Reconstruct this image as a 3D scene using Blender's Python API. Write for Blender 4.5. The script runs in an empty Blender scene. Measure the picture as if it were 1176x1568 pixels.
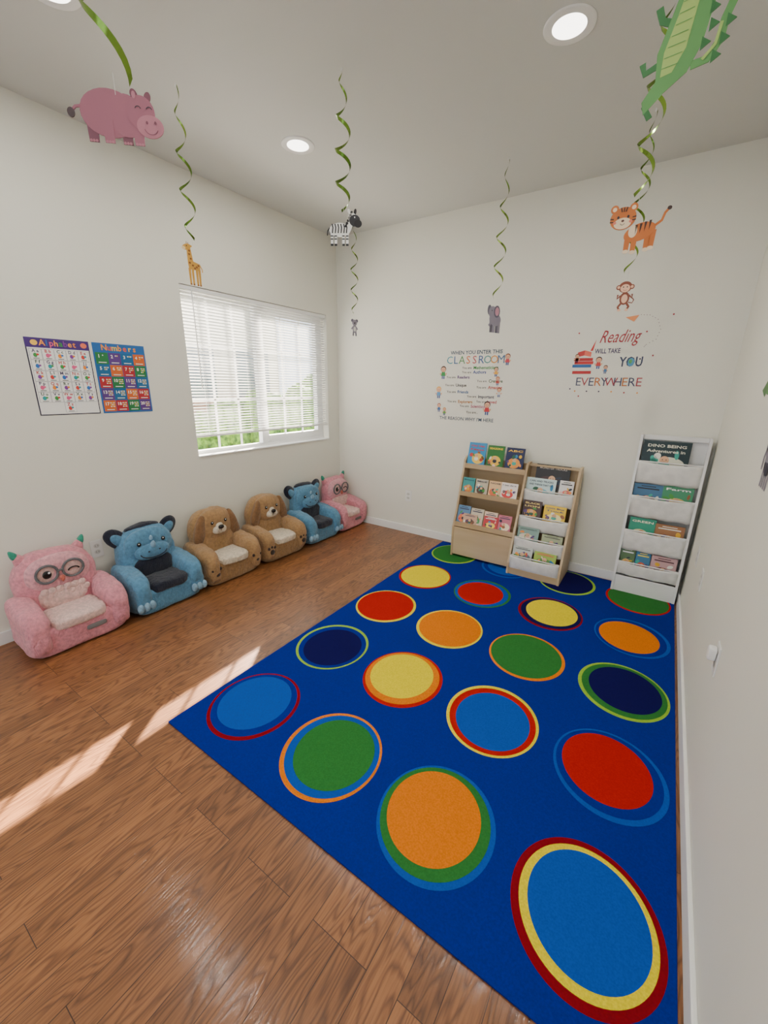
import bpy, bmesh, math, random
from mathutils import Vector, Matrix, noise
random.seed(7)
scene=bpy.context.scene
W=3.165; H=2.74; YN=-6.0
# ---------------------------------------------------------------- helpers
def lin(c):
    c=c/255.
    return c/12.92 if c<=.04045 else ((c+.055)/1.055)**2.4
def L(rgb): return (lin(rgb[0]),lin(rgb[1]),lin(rgb[2]),1)
CACHE={}
def mat(name,rgb,rough=.6,metal=0.,emit=0.,sheen=0.,coat=0.):
    k=(name,rgb,rough,metal,emit)
    if k in CACHE: return CACHE[k]
    m=bpy.data.materials.new(name);m.use_nodes=True
    b=m.node_tree.nodes['Principled BSDF']
    b.inputs['Base Color'].default_value=L(rgb);b.inputs['Roughness'].default_value=rough
    b.inputs['Metallic'].default_value=metal
    if emit: b.inputs['Emission Color'].default_value=L(rgb);b.inputs['Emission Strength'].default_value=emit
    if sheen: b.inputs['Sheen Weight'].default_value=sheen
    if coat: b.inputs['Coat Weight'].default_value=coat
    CACHE[k]=m;return m
def nodes(m): return m.node_tree.nodes,m.node_tree.links,m.node_tree.nodes['Principled BSDF']
def noisy(name,rgb,rgb2,scale,rough=.8,bump=.3,bscale=None,bdist=.003,sheen=0.,stretch=(1,1,1)):
    k=('noisy',name,rgb)
    if k in CACHE: return CACHE[k]
    m=bpy.data.materials.new(name);m.use_nodes=True;n,l,b=nodes(m)
    tc=n.new('ShaderNodeTexCoord');mp=n.new('ShaderNodeMapping');mp.inputs['Scale'].default_value=stretch
    l.new(tc.outputs['Object'],mp.inputs[0])
    t=n.new('ShaderNodeTexNoise');t.inputs['Scale'].default_value=scale;t.inputs['Detail'].default_value=5
    l.new(mp.outputs[0],t.inputs[0])
    r=n.new('ShaderNodeValToRGB');r.color_ramp.elements[0].position=.35;r.color_ramp.elements[1].position=.68
    r.color_ramp.elements[0].color=L(rgb);r.color_ramp.elements[1].color=L(rgb2)
    l.new(t.outputs[0],r.inputs[0]);l.new(r.outputs[0],b.inputs['Base Color'])
    b.inputs['Roughness'].default_value=rough;b.inputs['Sheen Weight'].default_value=sheen
    if bump:
        t2=n.new('ShaderNodeTexNoise');t2.inputs['Scale'].default_value=bscale or scale*3;t2.inputs['Detail'].default_value=3
        l.new(mp.outputs[0],t2.inputs[0])
        bp=n.new('ShaderNodeBump');bp.inputs['Strength'].default_value=bump;bp.inputs['Distance'].default_value=bdist
        l.new(t2.outputs[0],bp.inputs['Height']);l.new(bp.outputs[0],b.inputs['Normal'])
    CACHE[k]=m;return m
def link(o,parent=None):
    bpy.context.collection.objects.link(o)
    if parent: o.parent=parent
    return o
def empty(name,loc=(0,0,0)):
    o=bpy.data.objects.new(name,None);o.empty_display_size=.05;o.location=loc
    return link(o)
def fin(name,bm,mats,parent=None,smooth=False):
    me=bpy.data.meshes.new(name);bm.normal_update();bm.to_mesh(me);bm.free()
    for m in (mats if isinstance(mats,(list,tuple)) else [mats]): me.materials.append(m)
    if smooth:
        for p in me.polygons: p.use_smooth=True
    o=bpy.data.objects.new(name,me);return link(o,parent)
def addbox(bm,x0,x1,y0,y1,z0,z1,mi=0,M=None):
    vs=[bm.verts.new((x,y,z)) for x in(x0,x1) for y in(y0,y1) for z in(z0,z1)]
    if M is not None:
        for v in vs: v.co=M@v.co
    for f in((0,1,3,2),(4,6,7,5),(0,4,5,1),(2,3,7,6),(0,2,6,4),(1,5,7,3)):
        fc=bm.faces.new([vs[i] for i in f]);fc.material_index=mi
def box(name,x0,x1,y0,y1,z0,z1,m,parent=None,bev=0.,M=None):
    bm=bmesh.new();addbox(bm,x0,x1,y0,y1,z0,z1,0,M)
    bmesh.ops.recalc_face_normals(bm,faces=bm.faces)
    if bev: bmesh.ops.bevel(bm,geom=bm.edges[:],offset=bev,segments=2,affect='EDGES',profile=.5)
    return fin(name,bm,m,parent,False)
def soft(name,c,s,m,parent=None,p=3.,rot=(0,0,0),nz=0.,n=12,fn=None):
    bm=bmesh.new();bmesh.ops.create_cube(bm,size=2)
    bmesh.ops.subdivide_edges(bm,edges=bm.edges[:],cuts=n,use_grid_fill=True)
    R=Matrix.Rotation(rot[2],3,'Z')@Matrix.Rotation(rot[1],3,'Y')@Matrix.Rotation(rot[0],3,'X')
    for v in bm.verts:
        q=v.co.copy();q=Vector([math.tan(a*math.pi/4) for a in q])
        k=(abs(q.x)**p+abs(q.y)**p+abs(q.z)**p)**(1/p);q/=k
        q=Vector((q.x*s[0]/2,q.y*s[1]/2,q.z*s[2]/2))
        if fn: q=fn(q)
        q=R@q+Vector(c)
        if nz:
            q+=noise.noise_vector(q*11+Vector((c[1]*7,3,1)))*nz+noise.noise_vector(q*28)*nz*.45
        v.co=q
    return fin(name,bm,m,parent,True)
def tube(name,pts,r,m,parent=None,cyc=False):
    cu=bpy.data.curves.new(name,'CURVE');cu.dimensions='3D';cu.bevel_depth=r;cu.bevel_resolution=2
    sp=cu.splines.new('POLY');sp.points.add(len(pts)-1)
    for i,q in enumerate(pts): sp.points[i].co=(*q,1)
    sp.use_cyclic_u=cyc;cu.materials.append(m)
    return link(bpy.data.objects.new(name,cu),parent)
def frame(o,ux,uy):
    ux=Vector(ux).normalized();uy=Vector(uy);uy=(uy-ux*uy.dot(ux)).normalized();uz=ux.cross(uy)
    M=Matrix.Identity(4)
    for i in range(3): M[i][0]=ux[i];M[i][1]=uy[i];M[i][2]=uz[i];M[i][3]=o[i]
    return M
def col(c,rough=.55): return mat('print_%d_%d_%d'%c,c,rough)
class Art:
    """flat printed artwork / cut-outs on a plane frame M"""
    def __init__(s,name,M,parent,eps=.0006,rough=.55):
        s.name,s.M,s.parent,s.eps=name,M,parent,eps;s.bm=bmesh.new();s.mats=[];s.rough=rough
    def mi(s,c):
        m=c if not isinstance(c,tuple) else col(c,s.rough)
        if m not in s.mats: s.mats.append(m)
        return s.mats.index(m)
    def poly(s,pts,c,lay=1,th=0.):
        i=s.mi(c);z=lay*s.eps
        a=[s.bm.verts.new(s.M@Vector((x,y,z))) for x,y in pts]
        f=s.bm.faces.new(a);f.material_index=i
        if th:
            b=[s.bm.verts.new(s.M@Vector((x,y,z-th))) for x,y in pts]
            f=s.bm.faces.new(b[::-1]);f.material_index=i
            for k in range(len(a)):
                f=s.bm.faces.new((a[k-1],b[k-1],b[k],a[k]));f.material_index=i
    def ell(s,cx,cy,rx,ry,c,lay=1,th=0.,rot=0.,n=28):
        cr,sr=math.cos(rot),math.sin(rot);P=[]
        for k in range(n):
            t=2*math.pi*k/n;x,y=rx*math.cos(t),ry*math.sin(t)
            P.append((cx+x*cr-y*sr,cy+x*sr+y*cr))
        s.poly(P,c,lay,th)
    def rect(s,x0,y0,x1,y1,c,lay=1,th=0.): s.poly([(x0,y0),(x1,y0),(x1,y1),(x0,y1)],c,lay,th)
    def line(s,pts,w,c,lay=2,th=0.):
        A=[];B=[]
        for i,(x,y) in enumerate(pts):
            a=pts[max(i-1,0)];b=pts[min(i+1,len(pts)-1)];d=Vector((b[0]-a[0],b[1]-a[1])).normalized()
            A.append((x-d.y*w/2,y+d.x*w/2));B.append((x+d.y*w/2,y-d.x*w/2))
        for i in range(len(pts)-1): s.poly([A[i],B[i],B[i+1],A[i+1]],c,lay,th)
    def arc(s,cx,cy,r,a0,a1,w,c,lay=2,n=8,ry=None):
        ry=ry or r
        s.line([(cx+r*math.cos(a0+(a1-a0)*k/n),cy+ry*math.sin(a0+(a1-a0)*k/n)) for k in range(n+1)],w,c,lay)
    def text(s,body,cx,cy,c,w=None,h=None,size=.02,lay=2,shear=0.,bold=0.,align='CENTER'):
        cu=bpy.data.curves.new(s.name+'_text','FONT');cu.body=body;cu.size=size;cu.align_x=align;cu.align_y='CENTER';cu.shear=shear
        cu.offset=bold*size
        cu.resolution_u=2;cu.materials.append(col(c,s.rough))
        o=bpy.data.objects.new(s.name+'_text',cu);link(o,s.parent)
        sx=sy=1.
        if w or h:
            bpy.context.view_layer.update();d=o.dimensions
            if w: sx=w/max(d.x,1e-5);sy=sx
            if h:
                sy=h/max(d.y,1e-5)
                if not w: sx=sy
        o.matrix_basis=(s.M@Matrix.Translation((cx,cy,lay*s.eps))@Matrix.Diagonal((sx,sy,1,1)))
        return o
    def done(s): return fin(s.name,s.bm,s.mats or [col((200,200,200))],s.parent)

# ---------------------------------------------------------------- room materials
def wallmat(name,rgb):
    m=bpy.data.materials.new(name);m.use_nodes=True;n,l,b=nodes(m)
    b.inputs['Base Color'].default_value=L(rgb);b.inputs['Roughness'].default_value=.62
    tc=n.new('ShaderNodeTexCoord');t=n.new('ShaderNodeTexNoise');t.inputs['Scale'].default_value=90;t.inputs['Detail'].default_value=3
    l.new(tc.outputs['Object'],t.inputs[0]);bp=n.new('ShaderNodeBump');bp.inputs['Strength'].default_value=.12;bp.inputs['Distance'].default_value=.002
    l.new(t.outputs[0],bp.inputs['Height']);l.new(bp.outputs[0],b.inputs['Normal']);return m
M_wall=wallmat('wall_paint',(228,227,216)); M_ceil=wallmat('ceiling_paint',(206,207,203))
M_trim=mat('trim_white',(238,238,236),.35)
def floormat():
    m=bpy.data.materials.new('oak_floor');m.use_nodes=True;n,l,b=nodes(m)
    def math_(op,a,bv=None,c=None):
        q=n.new('ShaderNodeMath');q.operation=op
        for i,v in enumerate((a,bv,c)):
            if v is None: continue
            if isinstance(v,(int,float)): q.inputs[i].default_value=v
            else: l.new(v,q.inputs[i])
        return q.outputs[0]
    tc=n.new('ShaderNodeTexCoord');mp=n.new('ShaderNodeMapping');mp.inputs['Rotation'].default_value=(0,0,math.pi/2)
    l.new(tc.outputs['Object'],mp.inputs[0])
    br=n.new('ShaderNodeTexBrick');br.offset=.37;br.offset_frequency=3
    br.inputs['Color1'].default_value=(0,0,0,1);br.inputs['Color2'].default_value=(1,1,1,1);br.inputs['Mortar'].default_value=(.5,.5,.5,1)
    br.inputs['Scale'].default_value=1;br.inputs['Mortar Size'].default_value=.0011;br.inputs['Mortar Smooth'].default_value=.3
    br.inputs['Bias'].default_value=0;br.inputs['Brick Width'].default_value=.72;br.inputs['Row Height'].default_value=.092
    l.new(mp.outputs[0],br.inputs[0])
    sx=n.new('ShaderNodeSeparateXYZ');l.new(tc.outputs['Object'],sx.inputs[0])
    cx=n.new('ShaderNodeCombineXYZ')
    l.new(math_('MULTIPLY',sx.outputs[0],11.),cx.inputs[0]);l.new(math_('MULTIPLY',sx.outputs[1],1.6),cx.inputs[1]);l.new(math_('MULTIPLY',br.outputs['Color'],13.7),cx.inputs[2])
    nz=n.new('ShaderNodeTexNoise');nz.inputs['Scale'].default_value=1.;nz.inputs['Detail'].default_value=2.5;nz.inputs['Roughness'].default_value=.45
    l.new(cx.outputs[0],nz.inputs[0])
    pp=math_('PINGPONG',math_('MULTIPLY',nz.outputs[0],40.),1.)
    c2=n.new('ShaderNodeMapping');c2.inputs['Scale'].default_value=(210,7,1);l.new(tc.outputs['Object'],c2.inputs[0])
    n2=n.new('ShaderNodeTexNoise');n2.inputs['Scale'].default_value=1;n2.inputs['Detail'].default_value=4;l.new(c2.outputs[0],n2.inputs[0])
    r1=n.new('ShaderNodeValToRGB');e=r1.color_ramp.elements
    e[0].position=.0;e[0].color=L((108,68,40));e[1].position=.6;e[1].color=L((146,96,58))
    l.new(pp,r1.inputs[0])
    r2=n.new('ShaderNodeValToRGB');e=r2.color_ramp.elements
    e[0].position=.33;e[0].color=(.60,.57,.54,1);e[1].position=.58;e[1].color=(1.05,1.05,1.05,1);l.new(n2.outputs[0],r2.inputs[0])
    m1=n.new('ShaderNodeMix');m1.data_type='RGBA';m1.blend_type='MULTIPLY';m1.inputs[0].default_value=.75
    l.new(r1.outputs[0],m1.inputs[6]);l.new(r2.outputs[0],m1.inputs[7])
    r3=n.new('ShaderNodeValToRGB');e=r3.color_ramp.elements
    e[0].position=0;e[0].color=(.74,.73,.72,1);e[1].position=1;e[1].color=(1.16,1.15,1.12,1);l.new(br.outputs['Color'],r3.inputs[0])
    m2=n.new('ShaderNodeMix');m2.data_type='RGBA';m2.blend_type='MULTIPLY';m2.inputs[0].default_value=1
    l.new(m1.outputs[2],m2.inputs[6]);l.new(r3.outputs[0],m2.inputs[7])
    m3=n.new('ShaderNodeMix');m3.data_type='RGBA';l.new(br.outputs['Fac'],m3.inputs[0]);l.new(m2.outputs[2],m3.inputs[6]);m3.inputs[7].default_value=L((54,32,20))
    l.new(m3.outputs[2],b.inputs['Base Color'])
    b.inputs['Roughness'].default_value=.38;b.inputs['Specular IOR Level'].default_value=.35;b.inputs['Coat Weight'].default_value=.36;b.inputs['Coat Roughness'].default_value=.13
    h=math_('MULTIPLY_ADD',n2.outputs[0],.8,math_('MULTIPLY_ADD',pp,.35,math_('MULTIPLY',br.outputs['Fac'],-1.)))
    bp=n.new('ShaderNodeBump');bp.inputs['Strength'].default_value=.6;bp.inputs['Distance'].default_value=.0014;l.new(h,bp.inputs['Height'])
    l.new(bp.outputs[0],b.inputs['Normal']);l.new(bp.outputs[0],b.inputs['Coat Normal']);return m
M_floor=floormat()
# ---------------------------------------------------------------- shell
box('floor',-.14,W+.14,YN-.14,.14,-.1,0,M_floor)
box('ceiling',-.14,W+.14,YN-.14,.14,H,H+.1,M_ceil)
box('wall_back',-.14,W+.14,0,.14,0,H,M_wall)
box('wall_right',W,W+.14,YN,0,0,H,M_wall)
WY0,WY1,WZ0,WZ1=-1.635,-.165,.885,2.06
bm=bmesh.new()
addbox(bm,-.14,0,YN,WY0,0,H);addbox(bm,-.14,0,WY1,0,0,H);addbox(bm,-.14,0,WY0,WY1,0,WZ0);addbox(bm,-.14,0,WY0,WY1,WZ1,H)
fin('wall_left',bm,M_wall)
DX0,DX1,DZ=.5,2.7,2.1
bm=bmesh.new()
addbox(bm,-.14,DX0,YN-.14,YN,0,H);addbox(bm,DX1,W+.14,YN-.14,YN,0,H);addbox(bm,DX0,DX1,YN-.14,YN,DZ,H)
fin('wall_near',bm,M_wall)
M_glass=bpy.data.materials.new('window_glass');M_glass.use_nodes=True
n=M_glass.node_tree.nodes;l=M_glass.node_tree.links;n.clear()
o_=n.new('ShaderNodeOutputMaterial');tr=n.new('ShaderNodeBsdfTransparent');gl=n.new('ShaderNodeBsdfGlossy');gl.inputs['Roughness'].default_value=.02
mxs=n.new('ShaderNodeMixShader');mxs.inputs[0].default_value=.06;l.new(tr.outputs[0],mxs.inputs[1]);l.new(gl.outputs[0],mxs.inputs[2]);l.new(mxs.outputs[0],o_.inputs[0])
d=empty('added_fill_door')  # unseen glazed opening, added so sky light fills the room from behind
M_vinyl=mat('vinyl_frame',(236,237,238),.4)
for nm,a in(('frame_left',(DX0,DX0+.06)),('frame_mid',(1.57,1.63)),('frame_right',(DX1-.06,DX1))): box(nm,a[0],a[1],YN-.1,YN-.04,0,DZ,M_vinyl,d)
box('frame_top',DX0,DX1,YN-.1,YN-.04,DZ-.06,DZ,M_vinyl,d);box('frame_sill',DX0,DX1,YN-.1,YN-.04,0,.05,M_vinyl,d)
box('glass',DX0+.06,DX1-.06,YN-.075,YN-.07,.05,DZ-.06,M_glass,d)
BH=.075;BT=.013
box('baseboard_back',BT,W-BT,-BT,0,0,BH,M_trim,None,.003)
box('baseboard_left',0,BT,YN,0,0,BH,M_trim,None,.003)
box('baseboard_right',W-BT,W,YN,0,0,BH,M_trim,None,.003)
# ---------------------------------------------------------------- window + blinds
w=empty('window_1')
fx0,fx1=-.125,-.075
for nm,y0,y1,z0,z1 in(('frame_bottom',WY0,WY1,WZ0,WZ0+.035),('frame_top',WY0,WY1,WZ1-.04,WZ1),('frame_l',WY0,WY0+.04,WZ0+.035,WZ1-.04),('frame_r',WY1-.04,WY1,WZ0+.035,WZ1-.04),('mullion',-.96,-.885,WZ0+.035,WZ1-.04),
    ('sash_sun_stop',-.885,WY1-.04,WZ0+.035,WZ0+.095),('sash_top',-.885,WY1-.04,WZ1-.08,WZ1-.04),('sash_side',WY1-.08,WY1-.04,WZ0+.095,WZ1-.08)):  # right sash added; its bottom rail narrows the sun streak on the floor
    box(nm,fx0,fx1,y0,y1,z0,z1,M_vinyl,w,.002)
box('glass',-.102,-.098,WY0+.04,WY1-.04,WZ0+.035,WZ1-.04,M_glass,w)
for k in(1,2):
    yy=-.885+k*(.68/3);box('grid_v%d'%k,-.108,-.103,yy-.009,yy+.009,WZ0+.04,WZ1-.04,M_vinyl,w)
    yy=WY0+.04+k*(.65/3);box('grid_w%d'%k,-.108,-.103,yy-.009,yy+.009,WZ0+.04,WZ1-.04,M_vinyl,w)
for zz in(1.3,1.68): box('grid_h',-.108,-.103,WY0+.04,WY1-.04,zz-.009,zz+.009,M_vinyl,w)
box('sill',-.075,.010,WY0,WY1,WZ0-.001,WZ0+.010,M_trim,w,.003)
bl=empty('window_blinds')
M_slat=bpy.data.materials.new('blind_slat');M_slat.use_nodes=True
n,l,b=nodes(M_slat);b.inputs['Base Color'].default_value=L((224,224,222));b.inputs['Roughness'].default_value=.45
tl=n.new('ShaderNodeBsdfTranslucent');tl.inputs[0].default_value=L((215,215,210));ms=n.new('ShaderNodeMixShader');ms.inputs[0].default_value=.10
l.new(b.outputs[0],ms.inputs[1]);l.new(tl.outputs[0],ms.inputs[2]);l.new(ms.outputs[0],n['Material Output'].inputs[0])
bx=-.028;BB=1.028
box('headrail',bx-.015,bx+.02,WY0+.004,WY1-.004,WZ1-.03,WZ1-.002,M_trim,bl,.002)
box('bottom_rail',bx-.013,bx+.013,WY0+.008,WY1-.008,BB,BB+.014,M_trim,bl,.003)
bm=bmesh.new();z=BB+.026;ta=math.radians(25)
while z<WZ1-.035:
    N=4;rows=[]
    for k in range(N+1):
        u=(k/N-.5);xx=u*.0255;crown=(.25-u*u)*.006
        px=bx+xx*math.cos(ta);pz=z+xx*math.sin(ta)+crown
        rows.append((bm.verts.new((px,WY0+.008,pz)),bm.verts.new((px,WY1-.008,pz))))
    for k in range(N): bm.faces.new((rows[k][0],rows[k+1][0],rows[k+1][1],rows[k][1]))
    z+=.0213
fin('slats',bm,M_slat,bl,True)
for yy in(-1.5,-1.1,-.7,-.3):
    for dx in(-.012,.012): tube('ladder_cord',[(bx+dx,yy,BB),(bx+dx,yy,WZ1-.02)],.0009,M_trim,bl)
tube('tilt_wand',[(bx+.024,-1.545,WZ1-.02),(bx+.028,-1.545,1.38)],.004,mat('wand',(225,228,228),.2),bl)
tube('lift_cord',[(bx+.022,-.24,WZ1-.02),(bx+.022,-.24,1.12)],.0012,M_trim,bl)
soft('cord_tassel',(bx+.022,-.24,1.11),(.01,.01,.03),M_trim,bl,2)
# ---------------------------------------------------------------- outside
box('yard_ground',-12,-.3,-9,12,-.25,-.15,noisy('yard_concrete',(180,176,168),(205,200,190),2,.9,.2))
nb=empty('neighbor_house')
M_st=noisy('stucco',(176,173,166),(192,188,180),3,.9,.3,40)
box('house_wall',-5.2,-4.4,-7,3.2,-.15,3.0,M_st,nb);box('house_roof',-5.6,-4.1,-7.2,3.4,3.0,3.15,mat('roof_tile',(130,110,100),.8),nb)
for yy in(-1.2,1.2,2.5):
    box('house_window',-4.41,-4.37,yy-.4,yy+.4,1.0,2.1,mat('dark_window',(90,105,120),.1),nb);box('house_window_trim',-4.40,-4.36,yy-.46,yy+.46,.94,1.0,M_vinyl,nb)
bu=empty('garden_hedge');M_leaf=noisy('leaves',(38,78,22),(120,165,50),14,.8,1.,40,.02)
for k in range(20):
    hh=.9+.06*k
    soft('hedge_clump',(-2.5+random.uniform(-.25,.25),-1.2+k*.27,hh*.42-.1),(.7,.6,hh+random.uniform(0,.35)),M_leaf,bu,2.2,nz=.09,n=8)
fe=empty('yard_fence')
for k in range(20): box('fence_board',-3.6,-3.57,-3+k*.3,-3+k*.3+.28,-.15,1.15,mat('fence_wood',(140,90,64),.8),fe)
# ---------------------------------------------------------------- rug
RX0,RX1,RY0,RY1=1.30,3.14,-2.73,-.035
BLUE=(10,34,132)
def rugmat(c):
    m=noisy('rug_%d_%d_%d'%c,tuple(int(v*.95) for v in c),tuple(min(255,int(v*1.05)) for v in c),180,.97,.25,700,.001)
    m.node_tree.nodes['Principled BSDF'].inputs['Specular IOR Level'].default_value=.08
    return m
rug=empty('circle_rug')
box('rug_base',RX0,RX1,RY0,RY1,0,.008,rugmat(BLUE),rug,.002)
LB=(10,74,168);RD=(172,22,18);DR=(126,12,26);YE=(226,206,0);OR=(216,116,0);GR=(44,112,50);LI=(142,184,50);NV=(16,12,76)
RC={(0,0):(DR,BLUE,LB),(1,0):(OR,LB,GR),(2,0):(LB,GR,OR),(3,0):(DR,YE,LB),
(0,1):(LI,BLUE,NV),(1,1):(RD,OR,YE),(2,1):(YE,RD,LB),(3,1):(LB,BLUE,RD),
(0,2):(YE,RD,RD),(1,2):(YE,OR,OR),(2,2):(OR,GR,GR),(3,2):(LI,GR,NV),
(0,3):(RD,YE,YE),(1,3):(GR,LB,RD),(2,3):(DR,NV,YE),(3,3):(LB,BLUE,OR),
(0,4):(LI,GR,GR),(1,4):(LB,BLUE,LB),(2,4):(LI,NV,NV),(3,4):(RD,GR,GR)}
A=Art('rug_circles',Matrix.Translation((0,0,.0082)),rug,.0004)
for (i,j),(c1,c2,c3) in RC.items():
    cx=1.525+i*.466;cy=-2.445+j*.545
    ox=[-.008,.006,-.01,.004][(i+j)%4];oy=[.008,-.006,.006,.01][(i*2+j)%4]
    A.ell(cx,cy,.198,.212,rugmat(c1),1,n=64)
    k=.185 if c1!=DR or c2!=YE else .178
    A.ell(cx+ox*.5,cy+oy*.5,k,k+.012,rugmat(c2),2,n=64)
    A.ell(cx+ox*1.3,cy+oy*1.3,.158,.170,rugmat(c3),3,n=64)
A.done()
# ---------------------------------------------------------------- ceiling lights
M_emit=mat('led_lens',(255,250,240),.5,0,6.)
def downlight(x,y):
    e=empty('recessed_ceiling_light')
    bm=bmesh.new();N=40;prof=[(.062,-.004),(.070,-.003),(.090,-.006),(.095,-.003),(.095,0)]
    rings=[[bm.verts.new((x+r*math.cos(2*math.pi*k/N),y+r*math.sin(2*math.pi*k/N),H+z)) for k in range(N)] for r,z in prof]
    for a,b2 in zip(rings,rings[1:]):
        for k in range(N): bm.faces.new((a[k-1],a[k],b2[k],b2[k-1]))
    fin('trim_ring',bm,M_trim,e,True)
    bm=bmesh.new();bmesh.ops.create_circle(bm,cap_ends=True,radius=.063,segments=40,matrix=Matrix.Translation((x,y,H-.0035)))
    fin('led_lens',bm,M_emit,e)
    ld=bpy.data.lights.new('downlight_lamp','AREA');ld.shape='DISK';ld.size=.12;ld.energy=8.6;ld.color=(1,.955,.88)
    lo=bpy.data.objects.new('downlight_lamp',ld);lo.location=(x,y,H-.007);link(lo,e)
for x,y in((2.30,-1.34),(.83,-1.31),(.81,-2.49),(2.30,-2.56),(.8,-3.9),(2.3,-3.9),(.8,-5.2),(2.3,-5.2)): downlight(x,y)  # last four, behind the camera, are added as fill light
# ---------------------------------------------------------------- plush chairs
def fur(name,c):
    if name in CACHE: return CACHE[name]
    m=bpy.data.materials.new(name);m.use_nodes=True;n,l,b=nodes(m)
    tc=n.new('ShaderNodeTexCoord')
    t=n.new('ShaderNodeTexNoise');t.inputs['Scale'].default_value=60;t.inputs['Detail'].default_value=4;l.new(tc.outputs['Object'],t.inputs[0])
    r=n.new('ShaderNodeValToRGB');r.color_ramp.elements[0].position=.3;r.color_ramp.elements[1].position=.7
    r.color_ramp.elements[0].color=L(tuple(int(v*.87) for v in c));r.color_ramp.elements[1].color=L(tuple(min(255,int(v*1.05)) for v in c))
    l.new(t.outputs[0],r.inputs[0]);l.new(r.outputs[0],b.inputs['Base Color']);b.inputs['Roughness'].default_value=.95;b.inputs['Sheen Weight'].default_value=.25
    mp=n.new('ShaderNodeMapping');mp.inputs['Scale'].default_value=(1,1,.45);l.new(tc.outputs['Object'],mp.inputs[0])
    t2=n.new('ShaderNodeTexNoise');t2.inputs['Scale'].default_value=190;t2.inputs['Detail'].default_value=3;l.new(mp.outputs[0],t2.inputs[0])
    t3=n.new('ShaderNodeTexNoise');t3.inputs['Scale'].default_value=24;t3.inputs['Detail'].default_value=3;t3.inputs['Distortion'].default_value=.6;l.new(mp.outputs[0],t3.inputs[0])
    ad=n.new('ShaderNodeMath');ad.operation='MULTIPLY_ADD';ad.inputs[1].default_value=2.2;l.new(t3.outputs[0],ad.inputs[0]);l.new(t2.outputs[0],ad.inputs[2])
    bp=n.new('ShaderNodeBump');bp.inputs['Strength'].default_value=.8;bp.inputs['Distance'].default_value=.008
    l.new(ad.outputs[0],bp.inputs['Height']);l.new(bp.outputs[0],b.inputs['Normal']);CACHE[name]=m;return m
BK=mat('black_plastic',(18,16,18),.25);GW=mat('white_thread',(240,240,240),.5)
OX=.03
def chair_common(e,body,seat,y,w,base=None):
    hw=w/2
    soft('base',(.18,y,.085),(.33,w*.92,.17),base or body,e,7,nz=.004,n=14)
    soft('seat_cushion',(.225,y,.165),(.27,w*.54,.075),seat,e,4.5,nz=.006,n=14)
    for s in(-1,1):
        def fn(q,s=s):
            t=(q.x/.34+.5)
            q.z*= 1.10-.22*t; q.z-= .018*t
            if q.z>0: q.y*=1.0+.12*q.z/.14
            q.y+= s*.004*t
            return q
        soft('armrest',(.190,y+s*(hw-.064),.157),(.355,.12,.285),body,e,3.6,nz=.008,n=18,fn=fn)
    def fb(q):
        k=(q.z/.42+.5);q.x-= .03*k;q.y*=1.0-.04*k;return q
    soft('backrest',(.095,y,.302),(.15,w*.80,.42),body,e,2.9,nz=.008,n=20,fn=fb)
def owl(y,w=.48):
    e=empty('owl_plush_armchair')
    P=fur('pink_plush',(222,144,158));SP=fur('pale_pink_plush',(236,200,194));T=fur('teal_plush',(44,148,122));G=fur('grey_plush',(104,104,108));LP=fur('light_pink_plush',(230,166,176))
    chair_common(e,P,SP,y,w)
    soft('face_patch',(.130,y,.385),(.075,.31,.22),LP,e,2.3,nz=.003)
    soft('chest_fluff',(.135,y,.255),(.07,.25,.16),SP,e,2.6,nz=.010,n=18)
    for r_ in range(3):
        for q in range(6): soft('chest_scallop',(.166-.002*r_,y+(q-2.5+.5*(r_%2))*.036,.300-.032*r_),(.014,.038,.040),SP,e,2.2,n=5)
    for s in(-1,1):
        def fe(q): k=max(0,(q.z/.09+.5));q.y*=1-.78*k;q.x*=1-.5*k;return q
        soft('ear',(.065,y+s*.140,.492),(.06,.09,.09),P,e,2.3,rot=(-s*.45,0,0),fn=fe)
        soft('ear_tip',(.065,y+s*.158,.520),(.045,.055,.06),T,e,2.3,rot=(-s*.45,0,0),fn=fe)
        cy=y+s*.062
        soft('eye_patch',(.160,cy,.402),(.022,.098,.098),fur('eye_patch_plush',(230,190,186)),e,2)
        tube('glasses_ring',[(.172,cy+.050*math.cos(t*math.pi/12),.402+.050*math.sin(t*math.pi/12)) for t in range(24)],.0068,G,e,True)
    tube('glasses_bridge',[(.174,y-.013,.405),(.180,y,.412),(.174,y+.013,.405)],.006,G,e)
    soft('eye',(.172,y-.062,.400),(.016,.042,.046),BK,e,2)
    soft('eye_glint',(.180,y-.053,.411),(.005,.012,.012),GW,e,2,n=5)
    tube('winking_eye',[(.175,y+.062+.026*math.cos(t*math.pi/8),.392+.015*math.sin(t*math.pi/8)) for t in range(9)],.0040,BK,e)
    def fk(q): k=max(0,(-q.z/.04+.5));q.y*=1-.6*k;return q
    soft('beak',(.180,y,.360),(.026,.034,.040),fur('beak_plush',(206,108,92)),e,2.2,fn=fk)
    soft('logo_label',(.350,y+.06,.095),(.006,.10,.028),mat('label_grey',(120,116,118),.7),e,6,n=5)
    return e
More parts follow.
